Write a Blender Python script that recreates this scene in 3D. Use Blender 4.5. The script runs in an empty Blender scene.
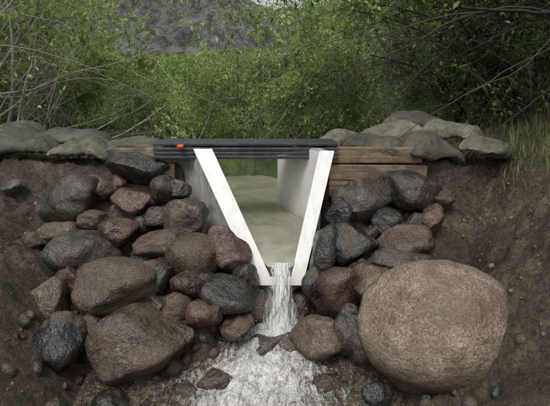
import bpy, math, random, bmesh
import numpy as np
from mathutils import Vector, noise, Matrix, Euler
random.seed(7); rng=np.random.default_rng(7)
scene=bpy.context.scene
R=math.radians
# ------------------------------------------------------------------ helpers
def new_obj(name, me, parent=None):
    o=bpy.data.objects.new(name, me); scene.collection.objects.link(o)
    if parent: o.parent=parent
    return o
def mesh_from(name, v, f, mats=(), midx=None, smooth=True):
    me=bpy.data.meshes.new(name)
    me.from_pydata([tuple(map(float,p)) for p in v],[],[tuple(map(int,q)) for q in f])
    for m in mats: me.materials.append(m)
    if midx is not None: me.polygons.foreach_set('material_index', np.asarray(midx,dtype=np.int32))
    me.polygons.foreach_set('use_smooth', np.full(len(me.polygons), smooth, dtype=bool))
    me.update(); return me
def fast_mesh(name, V, F4, mats, midx, attrs=None, smooth=True):
    me=bpy.data.meshes.new(name)
    n=len(F4)
    me.vertices.add(len(V)); me.vertices.foreach_set('co', np.asarray(V,dtype=np.float32).ravel())
    me.loops.add(n*4); me.loops.foreach_set('vertex_index', np.asarray(F4,dtype=np.int32).ravel())
    me.polygons.add(n); me.polygons.foreach_set('loop_start', np.arange(0,n*4,4,dtype=np.int32))
    for m in mats: me.materials.append(m)
    me.polygons.foreach_set('material_index', np.asarray(midx,dtype=np.int32))
    me.update(calc_edges=True)
    me.polygons.foreach_set('use_smooth', np.full(n, smooth, dtype=bool))
    if attrs:
        for k,a in attrs.items():
            at=me.attributes.new(k,'FLOAT','POINT'); at.data.foreach_set('value', np.asarray(a,dtype=np.float32))
    return me
def fn(x,y,z,s=1.0,o=3):
    return noise.fractal(Vector((x*s,y*s,z*s)),1.0,2.0,o)
def sm(a,b,x):
    t=min(1,max(0,(x-a)/(b-a))); return t*t*(3-2*t)

class M:
    def __init__(s,name):
        s.m=bpy.data.materials.new(name); s.m.use_nodes=True
        s.t=s.m.node_tree; s.n=s.t.nodes; s.l=s.t.links
        s.b=s.n['Principled BSDF']; s.out=s.n['Material Output']
        s.geo=s.n.new('ShaderNodeNewGeometry')
    def noise(s,scale,detail=4,rough=.6,dist=0,vec=None):
        n=s.n.new('ShaderNodeTexNoise'); n.inputs['Scale'].default_value=scale; n.inputs['Detail'].default_value=detail
        n.inputs['Roughness'].default_value=rough; n.inputs['Distortion'].default_value=dist
        s.l.new(vec or s.geo.outputs['Position'], n.inputs['Vector']); return n.outputs['Fac']
    def voro(s,scale,vec=None,feature='F1'):
        n=s.n.new('ShaderNodeTexVoronoi'); n.feature=feature; n.inputs['Scale'].default_value=scale
        s.l.new(vec or s.geo.outputs['Position'], n.inputs['Vector']); return n.outputs['Distance']
    def ramp(s,fac,stops):
        n=s.n.new('ShaderNodeValToRGB'); e=n.color_ramp.elements
        while len(e)<len(stops): e.new(.5)
        for k,(p,c) in zip(e,stops):
            k.position=p; k.color=(c,c,c,1) if isinstance(c,(int,float)) else (*c,1)
        s.l.new(fac,n.inputs['Fac']); return n.outputs['Color']
    def mix(s,fac,a,b,mode='MIX'):
        n=s.n.new('ShaderNodeMix'); n.data_type='RGBA'; n.blend_type=mode
        for q,val in ((0,fac),(6,a),(7,b)):
            sock=n.inputs[q]
            if hasattr(val,'is_linked'): s.l.new(val,sock)
            elif q==0: sock.default_value=float(val)
            elif isinstance(val,(int,float)): sock.default_value=(val,val,val,1)
            else: sock.default_value=(*val,1)
        return n.outputs[2]
    def math(s,op,a,b=0.0,c=None):
        n=s.n.new('ShaderNodeMath'); n.operation=op
        for i,val in enumerate((a,b) if c is None else (a,b,c)):
            if hasattr(val,'is_linked'): s.l.new(val,n.inputs[i])
            else: n.inputs[i].default_value=val
        return n.outputs[0]
    def attr(s,name):
        n=s.n.new('ShaderNodeAttribute'); n.attribute_name=name; return n.outputs['Fac']
    def scaled(s,v):
        mp=s.n.new('ShaderNodeMapping'); mp.inputs['Scale'].default_value=v; s.l.new(s.geo.outputs['Position'],mp.inputs[0]); return mp.outputs[0]
    def bump(s,h,strength=.5,dist=.01,prev=None):
        n=s.n.new('ShaderNodeBump'); n.inputs['Distance'].default_value=dist
        if hasattr(strength,'is_linked'): s.l.new(strength,n.inputs['Strength'])
        else: n.inputs['Strength'].default_value=strength
        s.l.new(h,n.inputs['Height'])
        if prev: s.l.new(prev,n.inputs['Normal'])
        return n.outputs['Normal']
    def set(s,k,v):
        if hasattr(v,'is_linked'): s.l.new(v,s.b.inputs[k])
        elif isinstance(v,(tuple,list)) and len(v)==3: s.b.inputs[k].default_value=(*v,1)
        else: s.b.inputs[k].default_value=v
        return s
    def pz(s):
        n=s.n.new('ShaderNodeSeparateXYZ'); s.l.new(s.geo.outputs['Position'],n.inputs[0]); return n.outputs['Z']

# ------------------------------------------------------------------ materials
def rock_mat(name, c1,c2,c3, mud=.45, rough=(.18,.5), speck=0.0, wet=.65):
    m=M(name)
    n1=m.noise(8,5,.7,.5)
    col=m.ramp(n1,[(.32,c1),(.5,c2),(.66,c3)])
    fine=m.noise(90,3,.75)
    col=m.mix(m.ramp(fine,[(.40,.75),(.56,0)]),col,(c1[0]*.35,c1[1]*.35,c1[2]*.35))
    col=m.mix(m.ramp(fine,[(.60,0),(.75,.5)]),col,(c3[0]*1.5,c3[1]*1.5,c3[2]*1.5))
    if speck:
        v=m.noise(170,2,.8); col=m.mix(m.ramp(v,[(.56,0),(.66,speck)]),col,(.42,.37,.31))
        col=m.mix(m.ramp(v,[(.33,speck),(.42,0)]),col,(.06,.045,.034))
        col=m.mix(m.ramp(m.noise(3.2,5,.65,.6),[(.48,0),(.58,.6)]),col,(.11,.075,.052))
        # mud-splashed lower part of the stone, with shadow painted into its colour
        col=m.mix(m.math('MULTIPLY',m.ramp(m.math('ADD',m.pz(),m.math('MULTIPLY',m.noise(9,4,.7),.25)),[(-.02,1),(.14,0)]),.6),col,(.07,.05,.035))
    oi=m.n.new('ShaderNodeObjectInfo')
    if not speck: col=m.mix(1.0,col,m.ramp(oi.outputs['Random'],[(0,(.5,.5,.5)),(.5,(.86,.82,.76)),(1,(1.3,1.22,1.1))]),'MULTIPLY')
    mf=m.ramp(m.noise(6,5,.76,.3),[(mud,0),(mud+.06,1)])
    mudc=m.ramp(fine,[(.35,(.050,.035,.023)),(.65,(.135,.10,.07))])
    col=m.mix(m.math('MULTIPLY',mf,.85),col,mudc)
    m.set('Base Color',col)
    ro=m.ramp(m.noise(13,3,.6),[(.38,rough[0]),(.62,rough[1])])
    ro=m.mix(mf,ro,.7)
    m.set('Roughness',ro)
    b0=m.bump(m.noise(24,4,.7),.75,.024); b=m.bump(m.noise(150,3,.7),.5,.004,b0); m.set('Normal',b)
    m.set('Specular IOR Level',.5)
    m.set('Coat Weight',m.math('MULTIPLY',m.math('SUBTRACT',1.0,m.math('MULTIPLY',mf,.95)),wet)); m.set('Coat Roughness',.17); m.set('Coat IOR',1.4); m.l.new(b,m.b.inputs['Coat Normal'])
    return m.m
RM={
 'g':rock_mat('rock_wet_grey',(.034,.033,.031),(.07,.067,.062),(.14,.134,.12),.52,(.28,.55)),
 'd':rock_mat('rock_wet_dark',(.014,.014,.014),(.032,.031,.030),(.075,.07,.063),.54,(.2,.5)),
 'r':rock_mat('rock_wet_red',(.040,.022,.017),(.088,.048,.036),(.15,.097,.075),.51,(.25,.5)),
 'b':rock_mat('rock_wet_brown',(.045,.034,.026),(.10,.077,.057),(.20,.16,.12),.52,(.28,.55)),
 'm':rock_mat('rock_muddy',(.055,.041,.030),(.11,.082,.060),(.17,.135,.10),.46,(.35,.6),0,.4),
}
big_rock=rock_mat('boulder_tan_speckled',(.17,.12,.082),(.27,.205,.145),(.36,.29,.22),.62,(.45,.7),.4,.12)

m=M('mud_ground')
n1=m.noise(3,5,.7,.4); n2=m.noise(34,4,.75)
col=m.ramp(n1,[(.32,(.052,.036,.024)),(.5,(.118,.087,.06)),(.66,(.20,.157,.115))])
col=m.mix(m.ramp(n2,[(.36,.85),(.54,0)]),col,(.026,.018,.012))
col=m.mix(m.ramp(n2,[(.58,0),(.72,.6)]),col,(.26,.21,.155))
wetm=m.ramp(m.pz(),[(.0,1),(.30,0)])
col=m.mix(m.math('MULTIPLY',wetm,.35),col,(.05,.035,.023))
far=m.attr('green'); col=m.mix(far,col,m.ramp(m.noise(3,5,.7),[(.35,(.03,.045,.015)),(.65,(.11,.16,.045))]))
m.set('Base Color',col); m.set('Roughness',m.ramp(m.noise(11,3,.6),[(.42,.25),(.58,.75)]))
b=m.bump(m.noise(16,5,.78),1.0,.06); b=m.bump(m.noise(75,4,.8),.8,.012,b); m.set('Normal',b); MUD=m.m

m=M('pebble')
col=m.ramp(m.noise(23,1,.5),[(.3,(.05,.042,.036)),(.45,(.11,.085,.066)),(.55,(.11,.07,.052)),(.7,(.2,.17,.14))])
m.set('Base Color',col); m.set('Roughness',.5); PEB=m.m

m=M('white_painted_steel')
dr=m.noise(1,4,.6,0,m.scaled((30,30,3)))
col=m.mix(m.ramp(dr,[(.48,0),(.75,.4)]),(.78,.78,.76),(.50,.47,.40))
col=m.mix(m.ramp(m.noise(55,3,.7),[(.64,0),(.70,.5)]),col,(.25,.19,.13))
col=m.mix(m.ramp(m.pz(),[(.0,.4),(.14,0)]),col,(.38,.31,.22)); m.set('Base Color',col); m.set('Roughness',.38); WHITE=m.m
m=M('grey_fibreglass_panel')
dr=m.noise(1,5,.65,0,m.scaled((22,22,2.2)))
col=m.ramp(dr,[(.3,(.27,.275,.27)),(.55,(.39,.39,.385)),(.75,(.49,.49,.475))])
col=m.mix(m.ramp(m.noise(9,5,.7),[(.50,0),(.64,.7)]),col,(.16,.125,.09)); m.set('Base Color',col); m.set('Roughness',.5); GREY=m.m
m=M('inner_panel_cream')
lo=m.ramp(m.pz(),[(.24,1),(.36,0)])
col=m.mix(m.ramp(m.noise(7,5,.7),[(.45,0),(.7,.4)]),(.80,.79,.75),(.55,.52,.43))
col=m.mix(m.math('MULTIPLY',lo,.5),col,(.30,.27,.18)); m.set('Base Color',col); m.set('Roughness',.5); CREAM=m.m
m=M('dark_composite_beam')
col=m.ramp(m.noise(12,4,.7),[(.3,(.018,.021,.025)),(.7,(.055,.06,.066))])
col=m.mix(m.ramp(m.noise(20,4,.75),[(.56,0),(.66,.5)]),col,(.12,.10,.075)); m.set('Base Color',col); m.set('Roughness',.42); m.set('Normal',m.bump(m.noise(60,4),.3,.004)); DARK=m.m
m=M('sawn_timber')
g=m.noise(1,5,.7,.8,m.scaled((2.5,30,45)))
col=m.ramp(g,[(.3,(.12,.08,.05)),(.5,(.23,.165,.105)),(.7,(.36,.28,.19))])
col=m.mix(m.ramp(m.noise(6,5,.7),[(.44,0),(.58,.85)]),col,(.085,.063,.045)); m.set('Base Color',col); m.set('Roughness',.65); m.set('Normal',m.bump(g,.5,.008)); WOOD=m.m
m=M('orange_plastic'); m.set('Base Color',m.mix(m.noise(40),(.8,.14,.03),(.65,.09,.02))); m.set('Roughness',.4); ORANGE=m.m
m=M('sandbag_canvas')
col=m.ramp(m.noise(6,4,.68),[(.32,(.072,.072,.054)),(.5,(.125,.125,.097)),(.68,(.185,.183,.15))])
oi=m.n.new('ShaderNodeObjectInfo'); col=m.mix(1.0,col,m.ramp(oi.outputs['Random'],[(0,(.6,.6,.55)),(.5,(.9,.89,.82)),(1,(1.3,1.3,1.24))]),'MULTIPLY')
col=m.mix(m.ramp(m.noise(9,5,.75),[(.50,0),(.62,.75)]),col,(.06,.045,.032))
m.set('Base Color',col); m.set('Roughness',.7); b=m.bump(m.noise(1,4,.6,1.4,m.scaled((11,26,20))),.7,.025)
wv=m.n.new('ShaderNodeTexWave'); wv.inputs['Scale'].default_value=110; m.l.new(m.geo.outputs['Position'],wv.inputs['Vector']); m.set('Normal',m.bump(wv.outputs['Fac'],.25,.002,b)); BAG=m.m

def leaf_mat(name,dark,mid,light,tr=.5):
    m=M(name); t=m.attr('tone'); col=m.ramp(t,[(0,dark),(.5,mid),(1,light)])
    m.n.remove(m.b); d=m.n.new('ShaderNodeBsdfDiffuse'); m.l.new(col,d.inputs['Color'])
    tl=m.n.new('ShaderNodeBsdfTranslucent'); m.l.new(m.mix(1.0,col,(1.0,1.06,.7),'MULTIPLY'),tl.inputs['Color'])
    ms=m.n.new('ShaderNodeMixShader'); ms.inputs[0].default_value=tr
    m.l.new(d.outputs[0],ms.inputs[1]); m.l.new(tl.outputs[0],ms.inputs[2]); m.l.new(ms.outputs[0],m.out.inputs[0]); return m.m
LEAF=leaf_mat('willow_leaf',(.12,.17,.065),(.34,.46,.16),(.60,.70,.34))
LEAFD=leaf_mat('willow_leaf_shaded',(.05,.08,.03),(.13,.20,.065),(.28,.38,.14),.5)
GRASS=leaf_mat('grass_blade',(.08,.11,.04),(.17,.21,.08),(.30,.31,.15),.3)
m=M('willow_bark_grey'); m.set('Base Color',m.ramp(m.noise(25,3,.7),[(.3,(.13,.115,.095)),(.7,(.40,.37,.32))])); m.set('Roughness',.8); BARK=m.m
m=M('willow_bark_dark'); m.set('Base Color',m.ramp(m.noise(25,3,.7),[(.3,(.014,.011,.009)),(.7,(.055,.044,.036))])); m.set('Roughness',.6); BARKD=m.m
m=M('scree_slope')
col=m.ramp(m.noise(1,8,.85,.5,m.scaled((.35,.15,.18))),[(.42,(.06,.06,.062)),(.5,(.22,.22,.215)),(.58,(.42,.41,.39))])
col=m.mix(m.ramp(m.noise(.09,5,.8,.5),[(.54,0),(.59,.7)]),col,(.08,.11,.05))
m.set('Base Color',col); m.set('Roughness',.9); m.set('Normal',m.bump(m.noise(1,6,.85,0,m.scaled((.5,.2,.2))),1.0,7)); SCREE=m.m

m=M('pond_water')
col=m.ramp(m.noise(4,4,.6,.6),[(.35,(.20,.20,.14)),(.65,(.29,.285,.21))])
m.set('Base Color',col); m.set('Roughness',.02); m.set('IOR',1.5); m.set('Specular IOR Level',.8)
m.set('Normal',m.bump(m.noise(12,3,.5,.6,m.scaled((1,.4,1))),.22,.02)); POND=m.m

m=M('stream_water')
f=m.attr('foam'); bub=m.noise(95,3,.75); big=m.noise(1,5,.75,1.8,m.scaled((18,7,14)))
ff=m.math('ADD',m.math('MULTIPLY',f,.9),m.math('ADD',m.math('MULTIPLY',bub,.9),m.math('MULTIPLY',big,2.3)))
fm=m.ramp(m.math('MULTIPLY',ff,.36),[(.68,0),(.80,.5),(.98,1)])
m.set('Base Color',m.mix(fm,m.ramp(m.noise(14,5,.75,.8),[(.35,(.024,.017,.011)),(.5,(.075,.053,.035)),(.65,(.16,.125,.088))]),(.66,.66,.64)))
m.set('Roughness',m.mix(fm,.04,.8)); m.set('IOR',1.4); m.set('Specular IOR Level',m.math('SUBTRACT',1.0,m.math('MULTIPLY',fm,.7)))
b=m.bump(m.noise(20,4,.6,1.4),m.math('SUBTRACT',1.0,m.math('MULTIPLY',fm,.6)),.05); b=m.bump(m.voro(150),.6,.008,b); m.set('Normal',b)
STREAM=m.m

m=M('falling_water')
s_=m.noise(1,4,.8,.8,m.scaled((95,10,8))); t=m.attr('thick')
al=m.ramp(m.math('ADD',s_,m.math('MULTIPLY',t,.28)),[(.60,.06),(.80,.9)])
m.set('Base Color',(.74,.75,.74)); m.set('Roughness',.2); m.set('IOR',1.33); m.set('Alpha',al); m.set('Normal',m.bump(s_,.5,.02)); FALL=m.m
m=M('water_drop'); m.set('Base Color',(.72,.73,.73)); m.set('Roughness',.08); DROP=m.m

# ------------------------------------------------------------------ terrain
def pond_d(x,y):
    cx=-.45-.25*max(0,y-4.2) if y<6 else -.9-.5*(y-6)
    return abs(x-cx)
def ground(x,y,detail=True):
    wob=.12*noise.noise(Vector((x*1.3,y*1.3,3)))
    if y<3.5:
        s=-.265+.73*(y-2.43); s=max(-.5,min(.62,s))
        ch=sm(.42,.24,abs(x-.02)); s=s*(1-ch)+(-.5+max(0,.15*(y-2.2)))*ch if s>-.5 else s
    else:
        s=.64
    if x<0: bank=float(np.interp(-x+wob,[0,.9,1.12,1.38,1.75,2.2,3.2,6,20],[-.55,-.44,-.20,.08,.40,.64,.8,1.0,1.6]))
    else:   bank=float(np.interp(x+wob,[0,.55,.8,1.05,1.4,1.6,2.2,3.2,6,20],[-.55,-.40,-.25,-.02,.42,.62,.92,1.4,2.6,5.0]))
    if y>3.45:
        t=sm(3.45,4.4,y)
        up=.50+.10*noise.noise(Vector((x*.6,y*.6,9)))+.02*(y-4)
        if x>1.2: up+=(x-1.2)*.42
        if x<-2: up+=(-x-2)*.12
        z=max(bank,s)*(1-t)+up*t
        pd=pond_d(x,y)
        if y<7:
            if y<3.85: k=sm(.52,.40,abs(x+.1+.55*(y-3.4)))
            else: k=sm(.95,.55,pd)*sm(5.5,4.7,y)
            z=z*(1-k)+(-.05)*k
    else:
        z=max(s,bank)
        if y>2.95:
            k=sm(.50,.36,abs(x+.02+.35*max(0,y-3.1)))
            w=sm(2.95,3.05,y)
            z=z*(1-k*w)+(-.05)*k*w
    if detail:
        near=(y<6 and abs(x)<5)
        z+=(.06 if near else .15)*fn(x,y,0,2.4,5)
        if near:
            z+=.036*fn(x,y,5,9,4)
            c=noise.noise(Vector((x*15,y*15,2))); z+=.035*max(0,c-.12)
    return z
def axis(lo,hi,step,ext,g=1.18):
    a=list(np.arange(lo,hi+1e-6,step)); s=step; v=hi
    while v<ext[1]: s*=g; v+=s; a.append(v)
    s=step; v=lo; pre=[]
    while v>ext[0]: s*=g; v-=s; pre.append(v)
    return np.array(pre[::-1]+a)
xs=axis(-2.4,2.4,.022,(-300,300)); ys=axis(1.2,4.4,.022,(-60,400))
V=[];G=[]
for y in ys:
    for x in xs:
        z=ground(x,y)
        V.append((x,y,z)); G.append(min(1,max(0,sm(4.0,5.2,y)*(1-.75*sm(1.8,2.6,x)*sm(7.5,6.5,y))+sm(2.6,4.5,abs(x))*.5)))
nx=len(xs); ny=len(ys)
idx=np.arange(nx*ny).reshape(ny,nx)
F=np.stack([idx[:-1,:-1],idx[:-1,1:],idx[1:,1:],idx[1:,:-1]],-1).reshape(-1,4)
new_obj('ground',fast_mesh('ground',V,F,[MUD],np.zeros(len(F)),{'green':G}))

mx=np.linspace(-260,260,260); my=np.linspace(60,260,100); V=[]
for y in my:
    for x in mx:
        ridge=float(np.interp(x,[-260,-60,-24,-12,-4,30,90,260],[60,52,37,31,24.5,24,24,30]))
        t=sm(60,175,y); z=ridge*t*(y/160 if y<160 else 1)
        z+=fn(x,y,0,.03,6)*6*t*(.35+.65*sm(170,100,y)) + abs(fn(x,y,8,.16,4))*3*t
        V.append((x,y,z-2.5))
idx=np.arange(len(mx)*len(my)).reshape(len(my),len(mx))
F=np.stack([idx[:-1,:-1],idx[:-1,1:],idx[1:,1:],idx[1:,:-1]],-1).reshape(-1,4)
new_obj('mountain',fast_mesh('mountain',V,F,[SCREE],np.zeros(len(F)),smooth=False))

# ------------------------------------------------------------------ boulders
_ico={}
def ico(sub):
    if sub not in _ico:
        bm=bmesh.new(); bmesh.ops.create_icosphere(bm,subdivisions=sub,radius=1)
        _ico[sub]=(np.array([v.co[:] for v in bm.verts]),[[v.index for v in f.verts] for f in bm.faces]); bm.free()
    return _ico[sub]
def rock_shape(seed,sub=4,cuts=11,lo=.55,hi=.92,rough=.07,lump=.15,k=.07):
    r=random.Random(seed); V,F=ico(sub); P=V.copy()
    for i in range(cuts):
        n=np.array([r.gauss(0,1) for _ in range(3)]); n/=np.linalg.norm(n); d=r.uniform(lo,hi)
        h=P@n; over=h-d
        c=np.where(over>-k, np.where(over>k,over,(over+k)**2/(4*k)),0)
        P=P-np.outer(c*.88,n)
    off=Vector((seed*3.7,seed*1.3,0))
    out=[]
    for p in P:
        v=Vector(p); q=v+off
        out.append(v*(1+lump*noise.noise(q*1.3)+rough*noise.fractal(q*3.2,1,2,4)))
    return np.array([o[:] for o in out]),F
def boulder(x,y,z,rx,rz,mat,seed,name='boulder',ry=None,sub=4,tilt=0,**kw):
    P,F=rock_shape(seed,sub,**kw)
    e=Euler((random.uniform(-.3,.3),tilt+random.uniform(-.22,.22),random.uniform(-.4,.4)))
    ry=ry or (rx*.6+rz*.35)
    ext=(P.max(0)-P.min(0))/2; P=(P-(P.max(0)+P.min(0))/2)/ext*np.array([rx,ry,rz])*1.06
    me=mesh_from(name,P,F,[mat]); o=new_obj(name,me); o.location=(x,y,z); o.rotation_euler=e; return o
RK=[(-1.38,3.25,.45,.22,.147,'g'),(-.95,3.49,.63,.212,.134,'d'),(-1.22,3.36,.50,.151,.089,'m'),(-.96,3.23,.44,.14,.093,'r'),(-.75,3.31,.5,.115,.095,'g'),
(-.57,3.08,.34,.142,.142,'b'),(-.77,3.13,.36,.104,.065,'g'),(-.64,3.31,.5,.075,.06,'d'),(-1.0,3.02,.28,.145,.101,'r'),(-1.19,2.92,.20,.221,.117,'g'),
(-.71,2.94,.23,.155,.093,'m'),(-.48,2.87,.18,.176,.14,'m'),(-.30,2.9,.21,.12,.166,'r'),(-.91,2.7,.05,.226,.162,'m'),(-1.215,2.76,.09,.094,.089,'r'),
(-.70,2.775,.105,.124,.10,'g'),(-1.28,2.60,0.01,.112,.118,'b'),(-.718,2.42,-.15,.252,.204,'b'),(-1.14,2.40,-.13,.15,.165,'d'),(-.507,2.71,.06,.099,.082,'r'),
(-.396,2.56,-.05,.10,.078,'r'),(-.281,2.66,.02,.155,.098,'d'),(-.558,2.595,-.03,.09,.085,'m'),(-1.78,3.34,.515,.082,.048,'g'),(-1.5,2.99,.24,.081,.056,'m'),
(-1.18,3.12,.34,.091,.065,'m'),(-.19,2.78,.08,.085,.085,'d'),(-1.09,3.38,.54,.06,.05,'r'),(-1.376,3.07,.27,.128,.07,'m'),(-.504,2.463,-.14,.07,.06,'r'),
(.572,3.225,.435,.18,.166,'g'),(.42,3.12,.39,.10,.12,'d'),(.94,3.3,.49,.21,.128,'g'),(.796,2.96,.24,.18,.112,'r'),(.727,2.83,.147,.18,.10,'g'),
(.468,2.975,.25,.162,.13,'d'),(.31,2.92,.2,.08,.166,'d'),(.383,2.7,.05,.146,.151,'r'),(.589,2.69,.043,.15,.15,'b'),(1.005,3.1,.345,.084,.11,'r'),
(.232,2.74,.066,.07,.093,'d'),(.237,2.53,-.16,.17,.10,'m'),(.422,2.49,-.1,.11,.13,'d'),(-.08,2.62,-.28,.12,.07,'d'),(.708,3.1,.345,.11,.084,'d'),
(.488,2.42,-.155,.091,.096,'g'),(1.1,3.24,.445,.10,.07,'m'),(.857,2.82,.12,.118,.09,'m'),(.14,2.93,-.16,.11,.09,'r'),(-.13,2.84,-.13,.12,.11,'b'),
(-.22,2.56,-.13,.10,.066,'r'),(.507,2.2,-.30,.076,.06,'d'),(-.318,2.33,-.31,.094,.052,'r'),(.287,2.3,-.33,.09,.05,'b'),(-.827,2.16,-.33,.1,.055,'d'),
(.0,2.98,-.2,.13,.12,'d'),(-.3,3.05,.05,.1,.1,'d'),(.3,3.1,.1,.12,.12,'d'),(.08,2.62,-.26,.10,.06,'b'),(-.45,2.28,-.34,.08,.05,'g'),
(-.86,3.10,.32,.06,.05,'d'),(-.60,2.93,.16,.07,.06,'r'),(-.82,2.9,.16,.07,.05,'d'),(-.40,2.74,.07,.06,.06,'g'),(.60,3.05,.26,.07,.06,'b'),(.52,2.8,.12,.08,.07,'d'),(.93,3.12,.33,.08,.06,'g'),(-.66,2.62,-.03,.07,.06,'d'),(-1.0,2.5,-.08,.07,.06,'r')]
for i,(x,y,z,rx,rz,mt) in enumerate(RK):
    tl={12:-.5,36:.35,46:0}.get(i,0)
    boulder(x,y,z,rx,rz,RM[mt],i+11,tilt=tl)
boulder(.85,2.36,-.01,.40,.32,big_rock,401,ry=.34,sub=5,cuts=8,lo=.84,hi=.97,rough=.035,lump=.12,k=.12)

SV=[];SF=[];SM=[]
protos=[rock_shape(500+k,2,7,.6,.9,.08,.12) for k in range(8)]
def add_stone(x,y,z,r,mi):
    P,F=protos[random.randrange(8)]
    e=np.array(Euler((random.random()*6,random.random()*6,random.random()*6)).to_matrix())
    Q=(P*np.array([1,random.uniform(.65,1),random.uniform(.5,.9)]))@e.T*r+np.array([x,y,z])
    b=len(SV); SV.extend(Q.tolist()); SF.extend([[a+b for a in f] for f in F]); SM.extend([mi]*len(F))
for _ in range(400):
    x=random.uniform(-1.3,1.1); y=random.uniform(2.0,3.4); r=abs(random.gauss(.02,.018))+.008
    if abs(x)<.35 and r<.03: continue
    if y>2.9 and abs(x+.03)<.45: continue
    add_stone(x,y,ground(x,y),r,random.choice([0,1,2,3,4,4]))
for _ in range(2400):
    x=random.uniform(-2.4,2.2); y=random.uniform(1.3,4.3); r=abs(random.gauss(.003,.006))+.003
    if abs(x)<.7: continue
    add_stone(x,y,ground(x,y)+r*.1,r,random.choice([4,5,5]))
for (x,y,r) in [(.72,1.93,.05),(.84,1.88,.055),(.62,1.98,.045),(.95,1.9,.04)]:
    add_stone(x,y,ground(x,y)+r*.3,r,random.choice([0,3,4]))
new_obj('river_stones',mesh_from('river_stones',SV,SF,[RM['g'],RM['d'],RM['r'],RM['b'],RM['m'],PEB],SM))

# ------------------------------------------------------------------ flume
flume=bpy.data.objects.new('v_notch_flume',None); scene.collection.objects.link(flume)
def prism(name,poly,offset,mat,parent,bevel=.002):
    n=len(poly); v=[Vector(p) for p in poly]+[Vector(p)+Vector(offset) for p in poly]
    f=[list(range(n))[::-1],list(range(n,2*n))]+[[i,(i+1)%n,(i+1)%n+n,i+n] for i in range(n)]
    me=mesh_from(name,v,f,[mat],smooth=False)
    bm=bmesh.new(); bm.from_mesh(me); bmesh.ops.recalc_face_normals(bm,faces=bm.faces); bm.to_mesh(me); bm.free()
    o=new_obj(name,me,parent)
    if bevel:
        b=o.modifiers.new('b','BEVEL'); b.width=bevel; b.segments=2; b.limit_method='ANGLE'
    return o
def fp(x,z): return Vector((x,2.85+.474*z,z))
nrm=Vector((0,1,-.474)).normalized()*.010
prism('v_flange',[fp(-.116,0),fp(.171,0),fp(.385,.778),fp(.288,.778),fp(.098,.048),fp(-.028,.048),fp(-.407,.79),fp(-.53,.79)],nrm,WHITE,flume,.0025)
def wall(name,a,b,za0,za1,zb0,zb1,t,mat,bev=.001):
    a=Vector((*a,0)); b=Vector((*b,0)); d=(b-a).normalized(); n=Vector((-d.y,d.x,0))*t
    z=Vector((0,0,1))
    return prism(name,[a+z*za0,b+z*zb0,b+z*zb1,a+z*za1],n,mat,flume,bev)
wall('left_converging_wall',(-.035,2.885),(-.415,3.235),-.06,.035,-.06,.775,.006,GREY)
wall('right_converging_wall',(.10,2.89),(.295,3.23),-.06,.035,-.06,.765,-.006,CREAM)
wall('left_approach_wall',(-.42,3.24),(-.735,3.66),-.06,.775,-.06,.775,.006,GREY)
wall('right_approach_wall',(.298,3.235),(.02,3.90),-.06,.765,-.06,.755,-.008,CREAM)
prism('right_wall_top_lip',[Vector((.298,3.25,.766)),Vector((.06,3.83,.758)),Vector((.11,3.85,.758)),Vector((.348,3.27,.766))],(0,0,.008),GREY,flume)
prism('floor_plate',[Vector((-.03,2.875,-.02)),Vector((.10,2.875,-.02)),Vector((.29,3.24,-.02)),Vector((.02,3.88,-.02)),Vector((-.72,3.65,-.02)),Vector((-.41,3.24,-.02))],(0,0,-.01),GREY,flume)
beam=bpy.data.objects.new('cross_beam',None); scene.collection.objects.link(beam)
def box(name,x0,x1,y0,y1,z0,z1,mat,parent,bev=.004):
    return prism(name,[(x0,y0,z0),(x1,y0,z0),(x1,y1,z0),(x0,y1,z0)],(0,0,z1-z0),mat,parent,bev)
for k in range(4):
    y0=3.40+k*.068
    box('deck_slat',-.83+.004*k,.43-.003*k,y0,y0+.060,.785,.805,DARK,beam)
for k in range(3):
    box('front_rib',-.83,.43,3.388,3.408,.780-.028*(k+1),.780-.028*k-.005,DARK,beam,.005)
box('back_board',-.83,.43,3.64,3.665,.70,.784,DARK,beam)
mk=bpy.data.objects.new('orange_marker_cap',None); scene.collection.objects.link(mk)
prism('cap',[(-.655,3.33,.782),(-.615,3.33,.782),(-.61,3.355,.782),(-.62,3.375,.782),(-.655,3.37,.782)],(0,0,.018),ORANGE,mk,.005)
prism('stem',[(-.64,3.345,.768),(-.625,3.345,.768),(-.625,3.36,.768),(-.64,3.36,.768)],(0,0,.013),ORANGE,mk,.002)
hw=bpy.data.objects.new('timber_headwall',None); scene.collection.objects.link(hw)
def plank(x0,x1,y,z0,z1,rot):
    o=box('plank',x0,x1,-.02,.02,-(z1-z0)/2,(z1-z0)/2,WOOD,hw,.005); o.location=(0,y,(z0+z1)/2); o.rotation_euler=(0,rot,0); return o
plank(.39,1.02,3.45,.662,.772,-.0); plank(.38,1.06,3.455,.545,.655,.01); plank(.38,.98,3.46,.42,.538,.0)
plank(-1.12,-.68,3.455,.665,.765,.0); plank(-1.10,-.70,3.46,.55,.658,.0)
for x in (.44,.97,-.74): box('stake',x-.02,x+.02,3.480,3.52,.2,.79,WOOD,hw)

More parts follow.
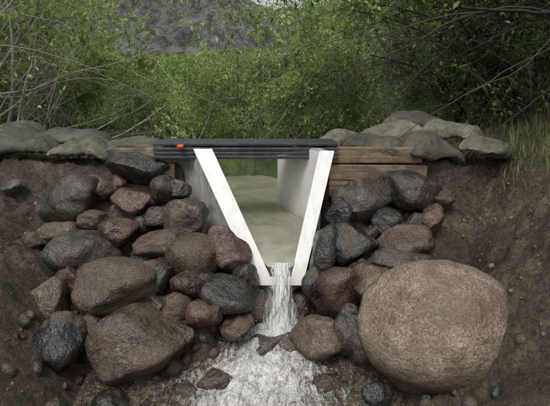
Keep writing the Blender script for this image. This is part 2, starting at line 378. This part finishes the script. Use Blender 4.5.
# ------------------------------------------------------------------ sandbags
def sandbag(x,y,z,L,W,H,rz,seed,ry=0,rx=0):
    nu,nv=64,60; V=[];F=[]
    off=seed*2.1
    for i in range(nu+1):
        t=-1+2*i/nu; a=abs(t)
        w=W/2*(.66+.34*max(0,1-a**3.5)**.7)*(1+.10*math.sin(off+t*2.5))
        h=H/2*(max(0,1-a**3)**.6)*(1+.25*math.sin(off*1.7+t*3.5))+.005
        for j in range(nv):
            p=2*math.pi*j/nv; cy=math.cos(p); cz=math.sin(p)
            yy=math.copysign(abs(cy)**.72,cy)*w; zz=math.copysign(abs(cz)**.8,cz)*h*(1.0 if cz>0 else .7)
            xx=t*L/2*(1-.05*abs(cy))
            crease=max(0,1-abs(noise.noise(Vector((xx*9+off,yy*4,off))))*8)
            wr=.014*math.sin(yy*75+off+math.sin(t*3)*2)*a**2.2+.034*noise.noise(Vector((xx*6+off,yy*6,off)))-.012*crease
            wr*=(1-a**8)
            zz+=wr-.05*a*a*a-.35*yy*yy*(1 if yy<0 else 0); xx+=.012*math.sin(yy*40+off)*a**4
            V.append((xx,yy,zz))
    for i in range(nu):
        for j in range(nv):
            F.append((i*nv+j,i*nv+(j+1)%nv,(i+1)*nv+(j+1)%nv,(i+1)*nv+j))
    F.append(tuple(range(nv))[::-1]); F.append(tuple(nu*nv+j for j in range(nv)))
    me=mesh_from('sandbag',V,F,[BAG]); o=new_obj('sandbag',me); o.location=(x,y,z); o.rotation_euler=(rx,ry,rz)
bags=[(-1.86,3.66,.775,.56,.36,.16,.06,1,.03),(-1.38,3.62,.745,.46,.34,.10,-.15,2,.06),(-1.03,3.72,.765,.52,.32,.06,.06,3,.02),(-2.32,3.74,.80,.5,.34,.16,.25,4,0),
(-1.55,3.90,.80,.56,.34,.11,-.18,5,.05),(-2.08,4.0,.83,.5,.3,.11,.15,51,0),
(.52,3.80,.78,.42,.30,.10,.5,6,.05),(.74,3.60,.765,.50,.32,.12,-.22,7,.16),(1.14,3.57,.755,.46,.34,.13,.24,8,.24,.2),(.90,3.84,.84,.52,.34,.11,.2,9,-.12),
(1.34,3.77,.85,.46,.34,.14,-.45,10,.1),(1.52,3.52,.75,.42,.30,.11,.65,11,.26),(1.12,4.04,.91,.5,.3,.11,-.3,13,.08)]
for b in bags: sandbag(*b)

# ------------------------------------------------------------------ water
def grid_surface(name,xl,xr,yv,nxn,zf,mat,af=None,an='foam'):
    V=[];A=[]
    for y in yv:
        a,b=xl(y),xr(y)
        for i in range(nxn):
            x=a+(b-a)*i/(nxn-1); V.append((x,y,zf(x,y))); A.append(af(x,y) if af else 0)
    n=len(yv); idx=np.arange(n*nxn).reshape(n,nxn)
    F=np.stack([idx[:-1,:-1],idx[:-1,1:],idx[1:,1:],idx[1:,:-1]],-1).reshape(-1,4)
    return fast_mesh(name,V,F,[mat],np.zeros(len(F)),{an:A})
yv=np.concatenate([np.linspace(2.885,3.85,50),np.linspace(3.87,3.95,5),np.linspace(4,5.8,30)])
xl=lambda y: float(np.interp(y,[2.885,3.235,3.65,3.86,3.9,5.8],[-.045,-.410,-.725,-.80,-2.2,-2.6]))
xr=lambda y: float(np.interp(y,[2.885,3.235,3.86,3.9,5.8],[.108,.292,.03,.95,.8]))
zf=lambda x,y: float(np.interp(y,[2.885,2.94,3.05,3.3,3.6],[.108,.155,.205,.24,.25]))+.0025*fn(x,y,0,9,2)
new_obj('pond_water',grid_surface('pond_water',xl,xr,yv,60,zf,POND))
def wz(y): return float(np.interp(y,[-8,0,1.6,2.2,2.45,2.7,2.9],[-.52,-.42,-.37,-.335,-.28,-.22,-.21]))
def foamf(x,y):
    cx=float(np.interp(y,[1.9,2.3,2.75],[-.12,-.10,.02])); w=float(np.interp(y,[1.7,2.3,2.55,2.75],[.55,.47,.33,.2]))
    amp=float(np.interp(y,[1.9,2.15,2.4,2.55,2.68,2.8],[.65,.95,1.05,.9,1.12,.8]))
    return amp*math.exp(-((x-cx)/w)**2*1.4)*sm(1.5,1.9,y)*sm(2.98,2.82,y)
def sz(x,y):
    f=foamf(x,y)
    return wz(y)+f*(.05*fn(x,y,1,8,4)+.014*fn(x,y,2,24,2)+.012)+.008*fn(x,y,3,6,3)*(1+f)
yv=np.concatenate([np.linspace(-8,1.5,40),np.arange(1.52,2.95,.011)])
new_obj('stream_water',grid_surface('stream_water',lambda y:-1.0,lambda y:.95,yv,180,sz,STREAM,foamf))
def sheet(seed,x0,x1,reach,zbot,dy):
    V=[];A=[]; nu,nv=60,46
    for j in range(nv):
        t=j/(nv-1)
        for i in range(nu):
            u=i/(nu-1); q=max(0,(t-.12)/.88)
            y=2.90+dy-.07*min(1,t/.12)-reach*q; z=.128-.03*min(1,t/.12)-(.098-zbot)*q**1.7
            sp=1-.22*sm(0,.25,q)+.8*q*q
            x=(x0+x1)/2+(u-.5)*(x1-x0)*sp
            n=fn(x*30+seed,q*3,seed,1,3); y+=.035*n*q**.6; x+=.03*q*fn(x*14,q*5,seed+5,1,2)
            e=1-abs(u-.5)*2
            V.append((x,y,z+.008*n*t)); A.append(min(1,.2+e)*(1-.3*q)+.3*sm(.7,1,q)-.05*sm(.1,0,q))
    idx=np.arange(nu*nv).reshape(nv,nu); F=np.stack([idx[:-1,:-1],idx[:-1,1:],idx[1:,1:],idx[1:,:-1]],-1).reshape(-1,4)
    return V,F,A
AV=[];AF=[];AA=[]
for s,(x0,x1,re,zb,dy) in enumerate([(-.046,.112,.15,-.22,0),(-.03,.105,.10,-.22,.004)]):
    V,F,A=sheet(s*7.3,x0,x1,re,zb,dy); AF.append(F+len(AV)); AV.extend(V); AA.extend(A)
AF=np.concatenate(AF)
new_obj('waterfall',fast_mesh('waterfall',AV,AF,[FALL],np.zeros(len(AF)),{'thick':AA}))
SVd=[];SFd=[]; P,F=ico(1)
for _ in range(1800):
    y=random.uniform(1.95,2.85); x=random.gauss(0,.2)+float(np.interp(y,[1.9,2.75],[-.08,.03])); 
    if foamf(x,y)<.3: continue
    h=abs(random.gauss(0,.022))*foamf(x,y)
    if random.random()<.25: y=random.gauss(2.72,.05); x=random.gauss(.03,.06); h=random.uniform(0,.2)*random.random()
    r=random.uniform(.0008,.0024); b=len(SVd)
    SVd.extend((P*np.array([r,r,r*random.uniform(1,2.2)])+np.array([x,y,sz(x,y)+h+.002])).tolist()); SFd.extend([[a+b for a in f] for f in F])
new_obj('water_splash',mesh_from('water_splash',SVd,SFd,[DROP]))

# ------------------------------------------------------------------ vegetation
class Shrub:
    def __init__(s,seed): s.r=random.Random(seed); s.tV=[];s.tF=[];s.lp=[];s.ld=[];s.n=0
    def tube(s,pts,r0,r1,k):
        pts=np.array([p[:] for p in pts]); n=len(pts)
        d=np.gradient(pts,axis=0); d/=np.linalg.norm(d,axis=1,keepdims=True)+1e-9
        up=np.array([.13,.27,.95]); a=np.cross(d,up); a/=np.linalg.norm(a,axis=1,keepdims=True)+1e-9; b=np.cross(d,a)
        rr=np.linspace(r0,r1,n)[:,None]
        ang=np.arange(k)*2*np.pi/k
        ring=pts[:,None,:]+rr[:,:,None]*(np.cos(ang)[None,:,None]*a[:,None,:]+np.sin(ang)[None,:,None]*b[:,None,:])
        s.tV.append(ring.reshape(-1,3))
        i=np.arange(n-1)[:,None]*k; j=np.arange(k)[None,:]; j2=(j+1)%k
        s.tF.append((np.stack([i+j,i+j2,i+k+j2,i+k+j],-1)+s.n).reshape(-1,4)); s.n+=n*k
    def grow(s,p,d,L,rad,lev,o):
        r=s.r; step=[.09,.12,.14,.16][lev]; n=max(2,int(L/step)); pts=[p.copy()]; d=d.normalized()
        for i in range(n):
            w=o['wig']*(1.3 if lev<2 else 1)
            d=(d+Vector((r.gauss(0,w),r.gauss(0,w),r.gauss(0,w)))+Vector((0,0,o['trop'][lev]))+o['bend']*(1 if lev>=2 else .3)).normalized()
            if p.z+d.z*step>o['zmax']: d.z=-.3*abs(d.z); d.normalize()
            p=p+d*step
            if p.z<o['floor']: d.z=abs(d.z); p.z=o['floor']
            pts.append(p.copy())
        if lev>0 or o['twig']: s.tube(pts,rad,rad*.35,6 if lev>=2 else 3)
        if lev==0:
            for i in range(1,len(pts)):
                for _ in range(o['lpn']):
                    if pts[i].z>o['leafz']+r.gauss(0,.18) and r.random()<o['dens']:
                        f=r.random(); s.lp.append(pts[i-1].lerp(pts[i],f)); s.ld.append(d)
            return
        nc=o['ch'][lev]
        for c in range(nc):
            f=r.uniform(.25,1) if lev>1 else r.uniform(.1,1); k=min(len(pts)-2,int(f*(len(pts)-1)))
            dd=(pts[k+1]-pts[k]).normalized(); rv=Vector((r.gauss(0,1),r.gauss(0,1),r.gauss(0,1))).normalized()
            nd=(dd*.75+rv*.75).normalized(); s.grow(pts[k].copy(),nd,L*r.uniform(.35,.6),rad*(1-.6*f)*.5,lev-1,o)
    def build(s,name,bark,leaf,ls=.05,lw=.3):
        n=len(s.lp); P=np.array([p[:] for p in s.lp]).reshape(-1,3); D=np.array([d[:] for d in s.ld]).reshape(-1,3)
        g=np.random.default_rng(s.r.randrange(1<<30))
        d=D*.6+g.normal(0,.6,(n,3))+np.array([0,0,.15]); d/=np.linalg.norm(d,axis=1,keepdims=True)
        a=np.cross(d,g.normal(0,.45,(n,3))+np.array([0,0,1])); a/=np.linalg.norm(a,axis=1,keepdims=True)+1e-9
        nn=np.cross(a,d); L=ls*g.uniform(.55,1.25,(n,1)); W=L*lw*g.uniform(.8,1.3,(n,1))
        v0=P; v1=P+d*L*.45+a*W*.5+nn*L*.06; v2=P+d*L-nn*L*.08; v3=P+d*L*.45-a*W*.5+nn*L*.06
        LV=np.stack([v0,v1,v2,v3],1).reshape(-1,3); LF=np.arange(n*4).reshape(n,4)+s.n
        cl=np.array([noise.noise(Vector(p)*2.2) for p in P]) if n else np.zeros(0)
        tone=np.clip(.42+cl*1.0+g.normal(0,.18,n),0,1)
        V=np.concatenate(s.tV+[LV]); F=np.concatenate(s.tF+[LF]); nb=sum(len(f) for f in s.tF)
        mi=np.zeros(len(F)); mi[nb:]=1
        T=np.concatenate([np.zeros(s.n),np.repeat(tone,4)])
        return new_obj(name,fast_mesh(name,V,F,[bark,leaf],mi,{'tone':T}))
tot=0
def willow(name,x,y,stems,L,lean,spread,seed,bark=BARK,leaf=LEAF,leafz=.9,dens=1.0,ls=.055,lw=.38,rad=.018,bend=(0,0,0),ch=(0,4,5,7),lpn=3,wig=.11,trop=(.02,.03,.0,.03),floor=.3,upz=1.0,zmax=9,twig=True,S=None):
    global tot
    s=S or Shrub(seed); r=s.r
    o=dict(wig=wig,trop=trop,bend=Vector(bend),leafz=leafz,dens=dens,ch=ch,lpn=lpn,floor=floor,zmax=zmax,twig=twig)
    for k in range(stems):
        rx=x+r.gauss(0,.25); ry=y+r.gauss(0,.25)
        d=Vector((lean[0]+r.gauss(0,spread),lean[1]+r.gauss(0,spread),upz))
        s.grow(Vector((rx,ry,ground(rx,ry,False)-.05)),d,L*r.uniform(.7,1.15),rad*r.uniform(.5,1.2),3 if L>1.0 else 2,o)
    if S is None:
        s.build(name,bark,leaf,ls,lw); tot+=len(s.lp)
# left
willow('willow_shrub',-2.9,5.2,8,2.5,(.25,0),.4,1,leafz=1.3,rad=.022,zmax=2.6,dens=.9)
willow('willow_shrub',-3.7,5.6,8,2.6,(.1,-.1),.4,2,leafz=1.2,rad=.024,zmax=3)
willow('willow_shrub',-2.5,6.4,9,1.7,(-.25,0),.4,3,leafz=.8,zmax=1.8)
willow('willow_shrub',-3.4,4.5,6,2.2,(.9,.25),.3,4,leafz=1.5,rad=.024,zmax=2.3,dens=.3,upz=.6)
willow('willow_shrub',-2.6,4.7,8,1.5,(.7,.2),.5,21,leafz=1.25,rad=.012,dens=.2,upz=.5,zmax=1.7,ch=(0,3,4,6))
# centre
willow('willow_shrub',-.35,7.4,10,1.4,(0,0),.5,5,leafz=.4,zmax=1.62)
willow('willow_shrub',.7,6.3,11,1.8,(.05,-.1),.45,6,leafz=.45,zmax=2.2)
willow('willow_shrub',-1.4,8.2,9,1.3,(0,0),.5,7,leafz=.4,zmax=1.62)
willow('willow_shrub',1.5,5.8,10,2.1,(-.1,-.1),.42,8,leafz=.7,zmax=2.5)
willow('willow_shrub',-1.9,7.0,10,1.15,(0,0),.6,22,leafz=.3,zmax=1.55,rad=.010)
willow('willow_shrub',.1,6.0,10,1.05,(.1,0),.6,23,leafz=.25,zmax=1.4,rad=.008,ls=.045)
willow('willow_shrub',1.05,5.5,9,1.05,(0,0),.6,24,leafz=.3,zmax=1.55,rad=.008,ls=.045)
willow('willow_shrub',-2.9,6.4,9,1.15,(0,0),.6,25,leafz=.3,zmax=1.65,rad=.010)
willow('willow_shrub',-1.1,5.9,9,1.02,(0,0),.6,26,leafz=.25,zmax=1.3,rad=.008,ls=.045)
# right
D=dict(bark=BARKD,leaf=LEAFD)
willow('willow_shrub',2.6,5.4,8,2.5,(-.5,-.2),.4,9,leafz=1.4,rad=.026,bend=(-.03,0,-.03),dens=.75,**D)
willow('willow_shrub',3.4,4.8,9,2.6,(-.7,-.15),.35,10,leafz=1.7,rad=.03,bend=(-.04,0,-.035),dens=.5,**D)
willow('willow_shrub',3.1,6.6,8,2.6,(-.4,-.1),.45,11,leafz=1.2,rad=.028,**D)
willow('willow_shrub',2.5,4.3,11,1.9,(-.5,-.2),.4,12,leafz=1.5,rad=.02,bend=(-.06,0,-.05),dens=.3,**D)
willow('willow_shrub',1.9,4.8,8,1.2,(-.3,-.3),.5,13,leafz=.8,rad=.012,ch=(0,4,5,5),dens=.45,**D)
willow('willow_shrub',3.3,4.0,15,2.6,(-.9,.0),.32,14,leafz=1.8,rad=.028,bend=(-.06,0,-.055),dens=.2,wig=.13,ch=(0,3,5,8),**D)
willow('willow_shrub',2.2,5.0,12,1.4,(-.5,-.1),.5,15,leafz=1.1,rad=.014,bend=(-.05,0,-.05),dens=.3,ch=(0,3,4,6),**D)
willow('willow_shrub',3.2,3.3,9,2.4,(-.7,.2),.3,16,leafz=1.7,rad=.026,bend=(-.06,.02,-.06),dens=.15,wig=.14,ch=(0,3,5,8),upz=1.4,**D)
S=Shrub(77)
for i in range(34):
    x=-10+20*(i+random.random())/34; y=random.uniform(9,13)
    gap=-4.2<x<.1
    willow('t',x,y,5,1.35 if gap else 2.2+abs(x)*.12,(0,0),.5,0,leafz=.4,ch=(0,3,4,6),lpn=3,zmax=1.22+.045*y if gap else 6,twig=False,S=S)
for i in range(6):
    x=-5.6+random.uniform(-1.4,1.4); y=random.uniform(5.5,8); willow('t',x,y,5,2.6,(0,0),.4,0,leafz=.6,ch=(0,3,5,6),lpn=3,twig=False,S=S)
    x=5.8+random.uniform(-1.4,1.4); y=random.uniform(5.5,8.5); willow('t',x,y,5,2.6,(-.2,0),.4,0,leafz=.6,ch=(0,3,5,6),lpn=3,twig=False,S=S)
S.build('willow_thicket',BARK,LEAF,.095,.42); tot+=len(S.lp)

def grass(name,spots,seed,mat=GRASS):
    g=random.Random(seed); V=[];F=[];T=[]
    for (cx,cy,rad,n,h) in spots:
        for _ in range(n):
            x=cx+g.gauss(0,rad); y=cy+g.gauss(0,rad); z=ground(x,y)-.01
            if z<.28: continue
            a=g.uniform(0,6.28); le=h*g.uniform(.5,1.3); b=g.uniform(.15,.9)*le; w=g.uniform(.0015,.004); t=g.uniform(0,1)
            dx,dy=math.cos(a),math.sin(a); base=len(V)
            for k in range(5):
                u=k/4; px=x+dx*b*u*u; py=y+dy*b*u*u; pz=z+le*u*(1-.35*u*b/le); ww=w*(1-u*.9)
                V.append((px-dy*ww,py+dx*ww,pz)); V.append((px+dy*ww,py-dx*ww,pz)); T+= [t,t]
            for k in range(4): q=base+2*k; F.append((q,q+1,q+3,q+2))
    new_obj(name,fast_mesh(name,V,F,[mat],np.zeros(len(F)),{'tone':T}))
grass('bank_grass',[(1.9,3.7,.22,400,.17),(2.1,3.35,.2,420,.16),(1.75,4.0,.2,250,.17),(2.4,3.9,.25,300,.2),(1.8,3.25,.16,260,.12),(1.75,2.95,.14,120,.10),(1.6,3.7,.12,140,.13),(-2.0,4.3,.3,350,.16),(-1.2,4.5,.3,300,.15),(.9,4.5,.25,250,.16),(-2.6,3.9,.25,200,.15),(1.2,4.6,.3,250,.18)],3)
S=[]
for i in range(170): S.append((random.uniform(-6,6),random.uniform(4.9,9),.2,26,.22))
grass('undergrowth',S,5)

# ------------------------------------------------------------------ camera / light
cam=bpy.data.cameras.new('camera'); co=bpy.data.objects.new('camera',cam); scene.collection.objects.link(co)
co.location=(0,0,1.22); co.rotation_euler=(R(90-13.8),0,0); cam.lens=36*500/550; cam.sensor_width=36; cam.clip_end=2000; cam.clip_start=.05
scene.camera=co
w=bpy.data.worlds.new('World'); scene.world=w; w.use_nodes=True; nt=w.node_tree
sky=nt.nodes.new('ShaderNodeTexSky'); sky.sky_type='NISHITA'; sky.sun_disc=False; sky.sun_elevation=R(58); sky.sun_rotation=R(200); sky.dust_density=4; sky.air_density=1
hs=nt.nodes.new('ShaderNodeHueSaturation'); hs.inputs['Saturation'].default_value=.2
nt.links.new(sky.outputs[0],hs.inputs['Color']); nt.links.new(hs.outputs[0],nt.nodes['Background'].inputs['Color']); nt.nodes['Background'].inputs['Strength'].default_value=.15
sl=bpy.data.lights.new('sun','SUN'); sl.energy=1.4; sl.angle=R(16); sl.color=(1,.98,.94); so=bpy.data.objects.new('sun',sl); scene.collection.objects.link(so)
az=R(200); el=R(58); dv=Vector((math.sin(az)*math.cos(el),math.cos(az)*math.cos(el),math.sin(el))); so.rotation_euler=dv.to_track_quat('Z','Y').to_euler()
scene.view_settings.view_transform='Standard'; scene.view_settings.look='None'; scene.view_settings.exposure=0
print('leaves',tot)
